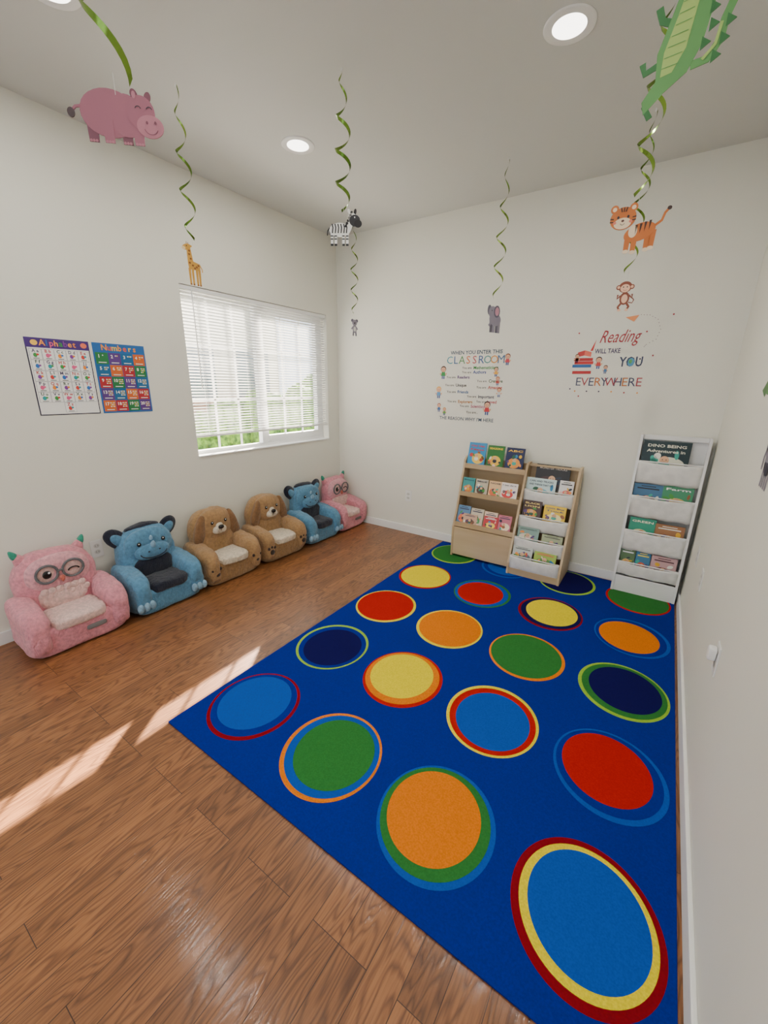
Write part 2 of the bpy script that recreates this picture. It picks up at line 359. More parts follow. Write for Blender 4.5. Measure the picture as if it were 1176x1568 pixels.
def rhino(y,w=.47):
    e=empty('rhino_plush_armchair')
    B=fur('blue_plush',(88,142,178));D=fur('navy_plush',(20,26,46));LBp=fur('light_blue_plush',(138,176,202))
    chair_common(e,B,D,y,w)
    soft('seat_back_lining',(.150,y,.245),(.06,.25,.15),D,e,3)
    soft('face',(.125,y,.395),(.085,.31,.22),B,e,2.4,nz=.004)
    soft('snout',(.160,y,.352),(.065,.22,.11),B,e,2.4,nz=.003)
    for s in(-1,1):
        soft('ear',(.060,y+s*.165,.460),(.045,.11,.16),D,e,2.1,rot=(-s*.75,0,0),nz=.003)
        soft('ear_inner',(.082,y+s*.160,.452),(.030,.062,.105),B,e,2.1,rot=(-s*.75,0,0))
        soft('eye',(.166,y+s*.078,.418),(.018,.026,.028),BK,e,2)
        soft('eye_glint',(.176,y+s*.078-.004,.424),(.004,.008,.008),GW,e,2,n=5)
        soft('nostril',(.192,y+s*.035,.362),(.006,.014,.010),D,e,2,n=5)
        for k in(-1,0,1): soft('toe',(.362,y+s*.178+k*.036,.080),(.034,.038,.058),LBp,e,2)
    def fh(q): k=max(0,(q.z/.08+.5));q.y*=1-.75*k;q.x*=1-.55*k;return q
    soft('hair_tuft',(.062,y,.500),(.07,.22,.055),D,e,2.2,nz=.006)
    soft('horn',(.185,y,.405),(.045,.046,.052),LBp,e,2.2,rot=(0,.35,0),fn=fh)
    soft('small_horn',(.168,y,.446),(.032,.034,.036),LBp,e,2.2,rot=(0,.3,0),fn=fh)
    tube('smile',[(.192-.012*(abs(t-6)/6)**2,y+.085*math.cos(math.pi+t*math.pi/12),.352+.036*math.sin(math.pi+t*math.pi/12)) for t in range(13)],.0036,D,e)
    return e
def dog(y,w=.48):
    e=empty('dog_plush_armchair')
    B=fur('brown_plush',(168,130,86));C=fur('cream_plush',(224,210,188));E=fur('ear_brown_plush',(136,98,60));DB=fur('paw_pad_plush',(50,30,22));
    chair_common(e,B,C,y,w,base=fur('tan_plush',(156,120,78)))
    soft('head',(.125,y,.405),(.11,.27,.23),B,e,2.4,nz=.004)
    for s in(-1,1): soft('cheek',(.172,y+s*.026,.362),(.055,.062,.060),C,e,2.1)
    soft('chin',(.168,y,.345),(.045,.050,.035),C,e,2.1)
    soft('muzzle_bridge',(.170,y,.392),(.050,.062,.055),C,e,2.1)
    soft('nose',(.200,y,.388),(.026,.044,.032),BK,e,2.3)
    tube('mouth',[(.199,y,.376),(.203,y,.362)],.0024,DB,e)
    for s in(-1,1):
        soft('eye',(.176,y+s*.056,.425),(.018,.024,.027),BK,e,2)
        soft('eye_glint',(.186,y+s*.056-.004,.431),(.004,.008,.008),GW,e,2,n=5)
        def fe(q): k=(.5-q.z/.22);q.y*=.65+.55*k;return q
        soft('ear',(.140,y+s*.138,.385),(.055,.085,.22),E,e,2.6,rot=(s*.26,0,0),nz=.004,fn=fe)
        soft('paw_pad',(.360,y+s*.178,.105),(.022,.050,.045),DB,e,2)
        for k in(-1,0,1): soft('toe_pad',(.360,y+s*.178+k*.030,.150-abs(k)*.008),(.018,.023,.026),DB,e,2)
    return e
chairs=[owl(-2.675,.51),rhino(-2.165,.475),dog(-1.665,.485),dog(-1.155,.48),rhino(-.665,.45),owl(-.225,.43)]
# ---------------------------------------------------------------- wooden bookshelf
M_wood=noisy('pale_wood',(182,156,120),(208,186,152),5,.5,.1,30,.001,0,(1,1,.12))
M_wood2=noisy('pale_wood_h',(178,152,116),(204,182,148),5,.5,.1,30,.001,0,(.15,1,1))
M_fab=noisy('sling_fabric',(216,215,212),(232,231,228),20,.9,.3,300,.001)
def side_panel(name,x0,x1,prof,m,parent):
    bm=bmesh.new();a=[bm.verts.new((x0,y,z)) for y,z in prof];b=[bm.verts.new((x1,y,z)) for y,z in prof]
    bm.faces.new(a);bm.faces.new(b[::-1])
    for k in range(len(a)): bm.faces.new((a[k-1],b[k-1],b[k],a[k]))
    bmesh.ops.recalc_face_normals(bm,faces=bm.faces)
    return fin(name,bm,m,parent)
Z0=.009
sh=empty('wooden_book_display_shelf')
yb=-.036
sx0,sx1,sx2=1.50,2.03,2.42
side_panel('side_panel_left',sx0,sx0+.016,[(yb,Z0),(-.30,Z0),(-.30,.27),(-.25,.40),(-.14,.83),(-.10,.86),(yb,.86)],M_wood,sh)
side_panel('side_panel_middle',sx1-.008,sx1+.008,[(yb,Z0),(-.38,Z0),(-.38,.10),(-.14,.84),(-.10,.86),(yb,.86)],M_wood,sh)
side_panel('side_panel_right',sx2-.016,sx2,[(yb,Z0),(-.38,Z0),(-.38,.10),(-.14,.84),(-.10,.86),(yb,.86)],M_wood,sh)
box('back_panel',sx0+.016,sx2-.016,yb-.008,yb,Z0,.84,M_wood2,sh)
def shelf(z,yf,name): 
    box(name,sx0+.016,sx1-.008,yf,yb-.008,z-.012,z,M_wood2,sh);box(name+'_lip',sx0+.016,sx1-.008,yf-.012,yf,z-.014,z+.025,M_wood2,sh)
shelf(.78,-.15,'shelf_top');shelf(.55,-.21,'shelf_middle');shelf(.295,-.28,'shelf_lower')
box('storage_box_front',sx0+.02,sx1-.012,-.305,-.29,Z0+.02,.275,M_wood2,sh,.002)
box('storage_box_floor',sx0+.02,sx1-.012,-.29,yb-.01,Z0+.02,Z0+.03,M_wood2,sh)
def lerp(a,b,t): return a+(b-a)*t
def sling(name,x0,x1,yf,zt,hgt,depth,parent):
    """fabric pocket: hangs from a front dowel at (yf,zt), nearly flat front, tucked back at the bottom"""
    bm=bmesh.new();N=14;rows=[]
    pr=[(0,0),(-.02,.12),(-.03,.3),(.0,.5),(.03,.68),(.07,.84),(.14,.95),(.32,1.0),(1.0,.92)]
    for yy,zz in pr:
        row=[]
        for i in range(N+1):
            s=i/N;sag=.010*math.sin(s*math.pi)*(1-zz)+.003*math.sin(s*17+zt*40)*zz
            row.append(bm.verts.new((lerp(x0,x1,s),yf-.004+yy*depth-.004*math.sin(s*math.pi)*zz,zt-zz*hgt-sag)))
        rows.append(row)
    for a,b in zip(rows,rows[1:]):
        for i in range(N): bm.faces.new((a[i],a[i+1],b[i+1],b[i]))
    o=fin(name,bm,M_fab,parent,True)
    sm=o.modifiers.new('s','SOLIDIFY');sm.thickness=.002
    return o
xa,xb=sx1+.008,sx2-.016
tiers=[(-.145,.66),(-.21,.46),(-.275,.30),(-.34,.165)]
for k,(yf,zt) in enumerate(tiers):
    sling('sling_pocket_%d'%(k+1),xa,xb,yf-.03,zt,.115,.085,sh)
    tube('dowel',[(xa,yf-.026,zt),(xb,yf-.026,zt)],.005,M_fab,sh)
box('toe_board',xa,xb,-.372,-.36,Z0,.06,M_wood2,sh,.001)
box('bottom_board',xa,xb,-.36,yb-.01,.04,.052,M_wood2,sh)
box('top_board',xa,xb,-.10,yb-.008,.835,.85,M_wood2,sh)
# books
PAL=[(40,130,180),(70,150,60),(30,40,60),(230,180,40),(200,60,50),(235,235,225),(240,200,190),(60,170,150),(150,90,50),(90,60,120),(30,90,60),(245,150,60)]
def book(parent,x,y,z,w,h,c,c2=None,title=None,tilt=.2,tc=(250,250,245),th=.01,rz=0.):
    ux=Vector((math.cos(rz),math.sin(rz),0))
    up=Vector((0,math.sin(tilt),math.cos(tilt)))
    M=frame((x,y,z),ux,up)
    bm=bmesh.new()
    addbox(bm,-w/2,w/2,0,h,-th,0,0,M)
    bmesh.ops.recalc_face_normals(bm,faces=bm.faces)
    fin('book',bm,col(c,.35),parent)
    A=Art('cover_art',M,parent,.0005,.35)
    c2=c2 or random.choice(PAL);rnd=random.Random(int(x*997+z*773))
    A.ell(rnd.uniform(-.1,.1)*w,h*.34,w*.34,h*.22,c2,1)
    for k in range(6):
        A.ell(rnd.uniform(-.38,.38)*w,rnd.uniform(.1,.65)*h,w*rnd.uniform(.05,.12),h*rnd.uniform(.04,.1),rnd.choice(PAL),2,rot=rnd.uniform(0,3))
    A.ell(0,h*.46,w*.10,w*.10,(225,175,135),3);A.ell(0,h*.33,w*.12,h*.08,rnd.choice(PAL),3)
    for s in(-1,1): A.ell(s*w*.04,h*.47,w*.012,w*.014,(30,30,35),4,n=8)
    if title:
        for q,tt in enumerate(title.split('|')): A.text(tt,0,h*(.86-.15*q),tc,w=w*.8,h=h*.085,lay=5,bold=.02)
    else:
        A.rect(-w*.38,h*.80,w*.38,h*.85,tc,4);A.rect(-w*.25,h*.90,w*.25,h*.93,tc,4)
    A.done()
bk=empty('picture_books')
book(bk,1.60,-.142,.782,.15,.20,(40,140,195),(240,200,80),'Old Hat|New',.22,(200,40,40))
book(bk,1.76,-.142,.782,.14,.19,(34,110,44),(240,190,60),'SEASONS',.22,(250,220,60))
book(bk,1.92,-.142,.782,.145,.185,(16,30,80),(230,150,60),'ABC',.22,(250,200,60))
for k,(c,c2,t) in enumerate([((60,150,150),(200,120,60),'Boats'),((190,180,160),(90,60,50),'MICE'),((230,190,140),(220,110,70),'NOSE'),((242,232,226),(215,60,60),'I can do it')]):
    book(bk,1.575+k*.115,-.203,.552,.105 if k<3 else .135,.14,c,c2,t,.22,(40,50,80))
for k,(c,c2) in enumerate([((90,130,170),(230,120,80)),((205,195,175),(80,150,90)),((230,205,180),(200,80,90)),((200,110,130),(250,230,200))]):
    book(bk,1.575+k*.118,-.272,.297,.11,.165-.008*k,c,c2,None,.3,(60,60,90))
book(bk,1.64,-.278,.300,.12,.10,(205,165,140),(120,80,60),None,.3,(60,60,90));book(bk,1.82,-.279,.300,.12,.11,(190,50,60),(250,220,90),None,.3)
book(bk,2.215,-.12,.66,.25,.20,(28,22,24),(70,40,40),'MONSTER TRUCKS',.2,(220,210,200))
book(bk,2.15,-.165,.58,.22,.175,(204,226,226),(120,190,200),'CARS AND TRUCKS|AND THINGS THAT GO',.22,(40,60,80))
book(bk,2.335,-.165,.60,.10,.16,(230,228,226),(220,100,90),None,.22,(50,50,60))
book(bk,2.12,-.225,.43,.14,.155,(70,40,36),(220,160,60),'BLACK|LION',.22,(250,220,120))
book(bk,2.29,-.228,.43,.16,.14,(236,196,10),(250,235,160),'Little Blue|Truck',.22,(30,60,130))
book(bk,2.13,-.29,.27,.16,.115,(130,160,150),(220,220,190),'GOODNIGHT',.25,(50,60,60))
book(bk,2.31,-.29,.255,.15,.10,(160,170,130),(120,140,110),None,.25,(70,60,60))
book(bk,2.12,-.352,.13,.15,.11,(190,195,190),(90,100,110),None,.28,(60,60,60));book(bk,2.29,-.353,.13,.16,.10,(150,180,50),(90,140,60),None,.28,(230,60,60))
# ---------------------------------------------------------------- white sling shelf
ws=empty('white_sling_bookshelf')
vx0,vx1=2.745,3.138;MW=mat('white_laminate',(232,232,232),.35)
prof=[(-.02,Z0),(-.19,Z0),(-.19,.12),(-.095,1.13),(-.02,1.13)]
side_panel('side_left',vx0,vx0+.016,prof,MW,ws);side_panel('side_right',vx1-.016,vx1,prof,MW,ws)
box('top_rail',vx0+.016,vx1-.016,-.05,-.03,1.10,1.13,MW,ws,.001)
box('back_top',vx0+.016,vx1-.016,-.03,-.02,.1,1.12,MW,ws)
box('bottom_panel',vx0+.016,vx1-.016,-.186,-.175,Z0,.13,MW,ws,.002);box('bottom_board',vx0+.016,vx1-.016,-.175,-.03,.10,.112,MW,ws)
def fy(z): return lerp(-.19,-.095,(z-.12)/1.01)
wt=[.955,.715,.47,.235]
for k,zt in enumerate(wt):
    yf=fy(zt)+.004
    sling('sling_pocket_%d'%(k+1),vx0+.016,vx1-.016,yf,zt,.150 if k<3 else .10,.07,ws)
    tube('dowel',[(vx0+.016,yf,zt),(vx1-.016,yf,zt)],.005,MW,ws)
bw=empty('childrens_storybooks')
def row(k,items):
    zt=wt[k];yf=fy(zt)
    for x,w_,top,c,c2,t,tc in items: book(bw,x,yf+.022,zt-.09,w_,top+.09,c,c2,t,.12,tc)
row(0,[(2.905,.27,.14,(12,44,50),(220,220,200),'DINO BEING|Adventures in',(230,230,210))])
row(1,[(2.85,.17,.085,(60,110,150),(120,70,50),None,(30,30,40)),(3.02,.17,.095,(60,140,100),(230,200,120),'Farm',(250,250,250))])
row(2,[(2.86,.16,.09,(40,150,120),(240,230,180),'GREEN',(240,240,210)),(3.02,.17,.07,(160,110,70),(230,200,150),None,(240,235,220))])
row(3,[(2.81,.09,.10,(90,120,80),(230,180,120),None,(240,240,240)),(2.905,.09,.09,(60,120,160),(210,80,50),None,(240,220,90)),(3.03,.15,.08,(200,160,160),(120,70,70),None,(90,50,60))])
# ---------------------------------------------------------------- posters
DK=(40,40,48)
RAIN=[(214,60,50),(240,140,40),(60,150,70),(40,110,190),(130,60,150),(230,90,140),(20,150,160)]
p=empty('alphabet_poster');A=Art('poster_sheet',frame((.002,-2.545,1.235),(0,1,0),(0,0,1)),p)
pw,ph=.30,.405
A.rect(0,0,pw,ph,(30,26,62),0,.002);A.rect(.005,.005,pw-.005,ph-.005,(240,240,236),1);A.rect(.0,ph-.05,pw,ph,(70,40,120),2)
for k,ch in enumerate('Alphabet'): A.text(ch,.075+k*.0215,ph-.025,RAIN[(k*2+1)%7] if k%3 else (250,160,60),size=.042,lay=3,bold=.02)
A.ell(.04,ph-.025,.016,.014,(250,200,80),3);A.ell(.272,ph-.025,.016,.014,(240,120,90),3)
cw,ch_=(pw-.02)/5,(ph-.068)/6
for k in range(26):
    c_,r_=k%5,k//5
    if k==25: c_=2
    x=.010+c_*cw;y=ph-.056-(r_+1)*ch_
    A.rect(x+.001,y+.001,x+cw-.001,y+ch_-.001,(90,84,110),2);A.rect(x+.002,y+.002,x+cw-.002,y+ch_-.002,(244,244,241),3)
    L_=chr(65+k);A.text(L_+' '+L_.lower(),x+cw/2,y+ch_*.8,[(60,50,90),(190,50,50),(50,80,60)][k%3],size=.022,lay=4,bold=.025)
    rc=RAIN[(k*3+2)%7];A.ell(x+cw/2-.003,y+ch_*.42,.009,.011,rc,4);A.ell(x+cw/2+.008,y+ch_*.48,.006,.005,RAIN[(k*5)%7],5);A.rect(x+.014,y+.006,x+cw-.014,y+.009,DK,4)
A.done()
p=empty('numbers_poster');A=Art('poster_sheet',frame((.002,-2.228,1.235),(0,1,0),(0,0,1)),p)
A.rect(0,0,.298,ph,(30,100,170),0,.002)
for k,ch in enumerate('Numbers'): A.text(ch,.062+k*.029,ph-.026,[(245,150,40),(230,90,60),(250,200,60)][k%3],size=.046,lay=3,bold=.02)
cols=[(30,120,64),(210,100,36),(90,54,130),(176,36,46),(20,100,150)]
cw,ch_=.284/4,(ph-.06)/5
for k in range(20):
    c_,r_=k%4,k//4;x=.007+c_*cw;y=ph-.052-(r_+1)*ch_;cc=cols[(k*2+r_)%5]
    A.rect(x+.0015,y+.0015,x+cw-.0015,y+ch_-.0015,cc,2);A.text(str(k+1),x+cw*.28,y+ch_*.66,(250,250,240),size=.026,lay=3,bold=.02)
    for q in range(min(k+1,9)): A.ell(x+cw*.58+(q%3)*.009,y+ch_*.75-(q//3)*.011,.0035,.004,(250,220,90) if q%2 else (245,245,250),3,n=8)
    A.rect(x+.014,y+.009,x+cw-.014,y+.014,(225,225,220),3)
A.done()
# ---------------------------------------------------------------- wall decals
def kid(A,x,y,s,hair,shirt):
    A.ell(x,y+s*.55,s*.30,s*.30,hair,2);A.ell(x,y+s*.5,s*.25,s*.24,(228,176,140),3);A.poly([(x-s*.28,y-s*.1),(x+s*.28,y-s*.1),(x+s*.16,y+s*.3),(x-s*.16,y+s*.3)],shirt,2)
    A.ell(x-s*.09,y+s*.5,s*.03,s*.04,DK,4,n=8);A.ell(x+s*.09,y+s*.5,s*.03,s*.04,DK,4,n=8);A.arc(x,y+s*.44,s*.1,math.pi*1.15,math.pi*1.85,s*.03,(200,60,60),4)
    A.rect(x-s*.16,y-s*.4,x-s*.03,y-s*.1,(60,80,140),2);A.rect(x+s*.03,y-s*.4,x+s*.16,y-s*.1,(60,80,140),2)
    A.ell(x-s*.3,y+s*.08,s*.08,s*.12,(228,176,140),3,rot=.5);A.ell(x+s*.3,y+s*.08,s*.08,s*.12,(228,176,140),3,rot=-.5)
p=empty('classroom_quote_wall_decal');A=Art('decal_prints',frame((0,-.0008,0),(1,0,0),(0,0,1)),p,.0003)
TE=(30,64,92)
A.text('WHEN YOU ENTER THIS',1.475,1.695,TE,w=.45,h=.030,bold=.015)
for k,ch in enumerate('CLASSROOM'): A.text(ch,1.245+k*.056,1.635,[(60,150,165),(50,100,150),(80,140,80),(215,110,50),(185,70,80),(60,95,150),(70,145,140),(225,150,50),(70,105,145)][k],h=.060,bold=.0)
rows=[('You are ','Mathematicians',1.46,1.575,(50,140,60)),('You are ','Authors',1.46,1.54,(40,70,150)),('You are ','Readers',1.32,1.50,(90,40,120)),('You are ','Creative',1.60,1.47,(40,80,40)),('You are ','Unique',1.31,1.435,DK),('You are ','Amazing',1.60,1.42,(190,50,40)),('You are ','Friends',1.33,1.38,(30,90,150)),('You are ','Important',1.52,1.345,(40,40,80)),('You are ','Explorers',1.34,1.30,(190,120,30)),('You are','Loved',1.60,1.305,(190,40,70)),('You are ','Scientists',1.46,1.265,(180,60,110)),('You are...','',1.48,1.215,DK)]
for a,b_,x,z_,c in rows:
    if b_:
        A.text(a,x-.005,z_,DK,size=.026,align='RIGHT',bold=.005);A.text(b_,x+.004,z_,c,size=.034,align='LEFT',bold=.02)
    else: A.text(a,x,z_,DK,size=.028,bold=.005)
A.text("THE REASON WHY I'M HERE",1.425,1.155,TE,w=.50,h=.030,bold=.01)
for x,z_,s,h_,sh_ in((1.19,1.52,.085,(60,35,25),(40,140,70)),(1.745,1.62,.07,(120,60,30),(200,60,80)),(1.66,1.53,.06,(40,30,30),(240,180,60)),(1.155,1.355,.08,(230,170,70),(90,150,200)),(1.70,1.37,.06,(60,35,25),(205,205,205)),(1.165,1.23,.06,(150,60,40),(60,110,170)),(1.61,1.235,.09,(40,25,20),(200,50,60)),(1.22,1.20,.055,(200,140,60),(120,180,90)),(1.68,1.46,.055,(180,90,50),(230,90,90))): kid(A,x,z_,s,h_,sh_)
A.done()
p=empty('reading_quote_wall_decal');A=Art('decal_prints',frame((0,-.0008,0),(1,0,0),(0,0,1)),p,.0003)
RDD=(165,36,50)
A.text('Reading',2.50,1.765,RDD,w=.25,h=.105,shear=.45,bold=.0)
A.text('WILL TAKE',2.445,1.675,(70,60,100),w=.16,h=.032,bold=.02)
A.text('YOU',2.60,1.60,(50,58,88),w=.14,h=.065,bold=.02)
A.ell(2.60,1.60,.020,.027,(80,150,190),3);A.ell(2.596,1.605,.01,.014,(90,160,90),4)
for k,ch in enumerate('EVERYWHERE'): A.text(ch,2.285+k*.0425,1.468,[(90,70,120),(165,60,70),(70,105,150),(190,110,50)][k%4] if k%2 else (66,70,100),h=.056,bold=.0)
for k,(c,dx) in enumerate([((180,40,44),0),((230,225,215),.008),((40,100,160),-.005),((200,50,50),.006),((180,40,44),.0)]): A.rect(2.235+dx,1.525+k*.022,2.36+dx,1.545+k*.022,c,2)
A.poly([(2.255,1.64),(2.30,1.65),(2.30,1.685),(2.255,1.672)],(200,60,60),2);A.poly([(2.30,1.65),(2.345,1.64),(2.345,1.672),(2.30,1.685)],(230,110,90),2)
A.poly([(2.335,1.68),(2.365,1.755),(2.352,1.68)],(200,50,50),2)
kid(A,2.40,1.585,.065,(60,30,25),(200,60,60));kid(A,2.255,1.62,.05,(40,30,30),(240,190,60));kid(A,2.45,1.545,.045,(60,35,30),(60,110,160))
A.poly([(2.52,1.885),(2.60,1.895),(2.575,1.855)],(240,150,90),2);A.poly([(2.52,1.885),(2.575,1.855),(2.55,1.87)],(220,110,60),3)
pts=[(2.61,1.895),(2.66,1.89),(2.71,1.86),(2.735,1.80),(2.72,1.74),(2.67,1.71),(2.655,1.69)]
for k in range(len(pts)-1):
    for t in(0,.33,.66): A.ell(lerp(pts[k][0],pts[k+1][0],t),lerp(pts[k][1],pts[k+1][1],t),.0025,.0025,(120,90,100),2,n=8)
for x,z_ in((2.79,1.885),(2.245,1.80),(2.72,1.64),(2.65,1.62),(2.235,1.42),(2.27,1.405),(2.35,1.405),(2.43,1.405),(2.51,1.405),(2.59,1.40),(2.67,1.40),(2.30,1.37),(2.66,1.79)):
    A.ell(x,z_,.006,.006,random.choice([(60,50,80),RDD,(230,150,40)]),2,n=5)
A.done()
# small animal stickers on the right wall (seen edge-on at the picture's right border)
p=empty('animal_wall_decal');A=Art('decal_prints',frame((W-.0008,0,0),(0,-1,0),(0,0,1)),p,.0003)
GRY=(130,124,140)
A.poly([(1.17,1.425),(1.25,1.40),(1.30,1.47),(1.24,1.465)],(70,120,60),2);A.ell(1.30,1.44,.07,.03,(84,140,76),1)
A.ell(1.64,1.21,.06,.05,GRY,1);A.ell(1.59,1.25,.035,.035,GRY,2);A.line([(1.575,1.25),(1.555,1.21),(1.56,1.17)],.018,GRY,2)
for x in(1.60,1.63,1.66,1.69): A.rect(x-.01,1.12,x+.01,1.20,GRY,1)
A.ell(1.615,1.255,.022,.03,(200,150,165),3);A.done()
# ---------------------------------------------------------------- outlets
def outlet(M,dev=False):
    e=empty('wall_outlet')
    A=Art('cover_plate',M,e,.001)
    A.rect(-.035,-.057,.035,.057,(208,208,204),1,.001);A.rect(-.033,-.055,.033,.055,(232,232,229),4,.003)
    for s in(-1,1):
        A.ell(0,s*.02,.017,.014,(206,206,201),5)
        A.rect(-.008,s*.02-.005,-.006,s*.02+.005,DK,6);A.rect(.006,s*.02-.005,.008,s*.02+.005,DK,6)
    A.done()
    if dev:
        o=soft('plug_in_device',(0,0,0),(.034,.05,.026),mat('plug_white',(236,236,234),.3),e,5);o.matrix_basis=M@Matrix.Translation((0,.018,.018))
outlet(frame((.88,0,.38),(1,0,0),(0,0,1)));outlet(frame((0,-2.41,.40),(0,1,0),(0,0,1)))
outlet(frame((W,-1.73,.52),(0,-1,0),(0,0,1)),True);outlet(frame((W,-.9,.49),(0,-1,0),(0,0,1)));outlet(frame((W,-.53,.49),(0,-1,0),(0,0,1)))
# ---------------------------------------------------------------- hanging swirls
M_foil=noisy('green_foil',(64,100,30),(140,170,70),3,.22,0)
n,l,b=nodes(M_foil);b.inputs['Metallic'].default_value=.85
M_str=mat('clear_string',(210,210,205),.4)
def swirl(parent,x,y,z0,z1,r=.022,turns=4.5,wid=.011,ph=0.):
    bm=bmesh.new();N=int(turns*22);prev=None
    for k in range(N+1):
        t=k/N;rr=r*(.25+.75*min(1,t*2.2))*(1-.25*max(0,t-.8)*5);a=ph+t*turns*2*math.pi
        p0=Vector((x+rr*math.cos(a),y+rr*math.sin(a),lerp(z0,z1,t)));wv=wid*(.45+.55*min(1,t*3))
        tilt=.5;d=Vector((math.cos(a)*tilt,math.sin(a)*tilt,1)).normalized()*wv/2
        c=(bm.verts.new(p0-d),bm.verts.new(p0+d))
        if prev: bm.faces.new((prev[0],c[0],c[1],prev[1]))
        prev=c
    fin('foil_swirl',bm,M_foil,parent,True)
    tube('ceiling_hook',[(x,y,H),(x,y,z0-.003)],.0025,M_trim,parent)
YAW=.589
def hang(name,x,y,zc,zs,ang=None,r=.030,turns=4.,wid=.014,top=.05,ph=0.,sc=1.):
    e=empty(name);a=YAW if ang is None else ang
    swirl(e,x,y,H-.01,zs,r,turns,wid,ph)
    tube('string',[(x,y,zs+.01),(x,y,zc+top)],.0007,M_str,e)
    return e,frame((x,y,zc),(math.cos(a),math.sin(a),0),(0,0,1))@Matrix.Scale(sc,4)
TH=.003
# hippo
e,M=hang('hanging_hippo_cutout',1.71,-2.79,2.0,2.068,ang=.75,r=.046,turns=2.7,wid=.019,top=.03,ph=2.9,sc=.85)
A=Art('hippo',M,e);HP=(150,88,106);HD=(112,60,78);HL=(172,108,124)
A.ell(-.022,.004,.072,.054,HP,1,TH);A.ell(.02,.002,.045,.048,HP,2,TH)
for x in(-.07,-.03,.015,.045): A.poly([(x-.013,-.01),(x+.015,-.01),(x+.013,-.062),(x-.011,-.062)],HP if x in(-.03,.045) else HD,0 if x in(-.07,.015) else 3,TH)
for x in(-.07,-.03,.015,.045):
    for q in(-.006,.001,.008): A.ell(x+q,-.060,.0035,.0035,HL,4,n=8)
A.ell(.058,.012,.035,.038,HP,4,TH);A.ell(.078,-.018,.034,.026,HL,5,TH);A.ell(.045,.050,.009,.013,HD,3,TH,rot=.3);A.ell(.078,.047,.008,.012,HD,3,TH,rot=-.3);A.ell(.045,.049,.005,.008,HL,6)
A.arc(.052,.018,.007,.2,2.9,.002,DK,7);A.arc(.080,.018,.007,.2,2.9,.002,DK,7);A.ell(.071,-.010,.003,.004,HD,7,n=8);A.ell(.092,-.009,.003,.004,HD,7,n=8);A.arc(.08,-.018,.018,3.5,5.9,.0015,HD,7)
A.line([(-.088,.015),(-.104,.012),(-.112,.004)],.006,HP,1,TH);A.ell(-.116,-.002,.009,.011,(60,42,48),2,TH)
A.done()
# giraffe
e,M=hang('hanging_giraffe_cutout',.72,-1.98,1.995,2.11,ang=1.45,top=.09,sc=.97)
A=Art('giraffe',M,e);GI=(216,162,64);GB=(140,84,34)
A.poly([(-.03,-.02),(.028,-.02),(.03,.012),(-.005,.02),(-.014,.08),(-.034,.08),(-.034,.01)],GI,1,TH)
for x in(-.028,-.012,.010,.024): A.poly([(x-.006,-.015),(x+.006,-.015),(x+.004,-.094),(x-.004,-.094)],GI,0,TH);A.rect(x-.004,-.094,x+.004,-.087,GB,2)
A.ell(-.034,.082,.024,.013,GI,2,TH,rot=.4);A.ell(-.05,.074,.010,.008,(240,215,160),3);A.ell(-.034,.086,.003,.003,DK,4,n=8);A.rect(-.026,.09,-.023,.104,GB,1);A.rect(-.034,.092,-.031,.106,GB,1);A.ell(-.013,.088,.009,.005,GI,1,TH,rot=.4)
for x,y in((-.024,.05),(-.018,.03),(-.025,.01),(-.01,0),(.01,-.005),(.02,.004),(0,-.012),(-.022,.066)): A.ell(x,y,.006,.005,GB,3,n=7)
A.line([(.029,.008),(.04,-.012),(.04,-.025)],.004,GI,1,TH);A.done()
# zebra
e,M=hang('hanging_zebra_cutout',1.43,-1.64,2.135,2.215,ang=.55,r=.034,turns=4.1,wid=.016,top=.04,ph=2.,sc=.92)
A=Art('zebra',M,e);ZW=(238,238,234);ZB=(22,22,26)
A.ell(-.02,-.005,.055,.032,ZW,1,TH)
for x in(-.062,-.042,-.002,.018):
    A.poly([(x-.007,-.01),(x+.009,-.01),(x+.006,-.075),(x-.006,-.075)],ZW,0,TH);A.rect(x-.007,-.078,x+.007,-.068,ZB,2)
    for q in range(2): A.rect(x-.007,-.035-q*.014,x+.007,-.030-q*.014,ZB,2)
for x in(-.06,-.045,-.03,-.015,0,.013): A.line([(x,.022),(x+.004,.005),(x+.001,-.02)],.006,ZB,3)
A.poly([(.01,0),(.035,-.01),(.06,.045),(.03,.05)],ZW,2,TH);A.ell(.058,.036,.028,.026,(40,40,46),4,TH);A.ell(.045,.048,.022,.022,ZW,3,TH)
A.ell(.075,.022,.020,.018,ZB,5);A.ell(.058,.05,.003,.004,(250,250,250),6,n=8);A.ell(.03,.075,.007,.014,ZW,2,TH,rot=.5);A.ell(.06,.075,.007,.014,ZB,2,TH,rot=-.2)
for q in range(6): A.ell(.012+q*.006,.012+q*.012,.007,.007,ZB,3,n=8)
A.line([(-.073,.005),(-.084,-.01),(-.086,-.03)],.005,ZB,1,TH);A.done()
# elephant
EL=(140,134,150);ED=(100,96,112);EP=(206,146,164)
e,M=hang('hanging_elephant_cutout',1.81,-.54,1.855,1.975,ang=1.15,r=.032,turns=4.6,wid=.013,top=.07,ph=.5,sc=1.12)
A=Art('elephant',M,e)
A.ell(.005,-.005,.045,.034,EL,1,TH);A.ell(-.022,.035,.032,.032,EL,2,TH);A.ell(.012,.04,.024,.032,ED,3,TH);A.ell(.012,.04,.016,.023,EP,4);A.ell(-.048,.045,.014,.026,ED,1,TH)
A.line([(-.032,.03),(-.038,.0),(-.034,-.025),(-.045,-.04)],.014,EL,4,TH);A.ell(-.03,.042,.003,.004,DK,5,n=8)
for x in(-.025,-.005,.02,.038): A.poly([(x-.01,-.01),(x+.01,-.01),(x+.009,-.075),(x-.009,-.075)],EL if x in(-.005,.038) else ED,0,TH)
A.done()
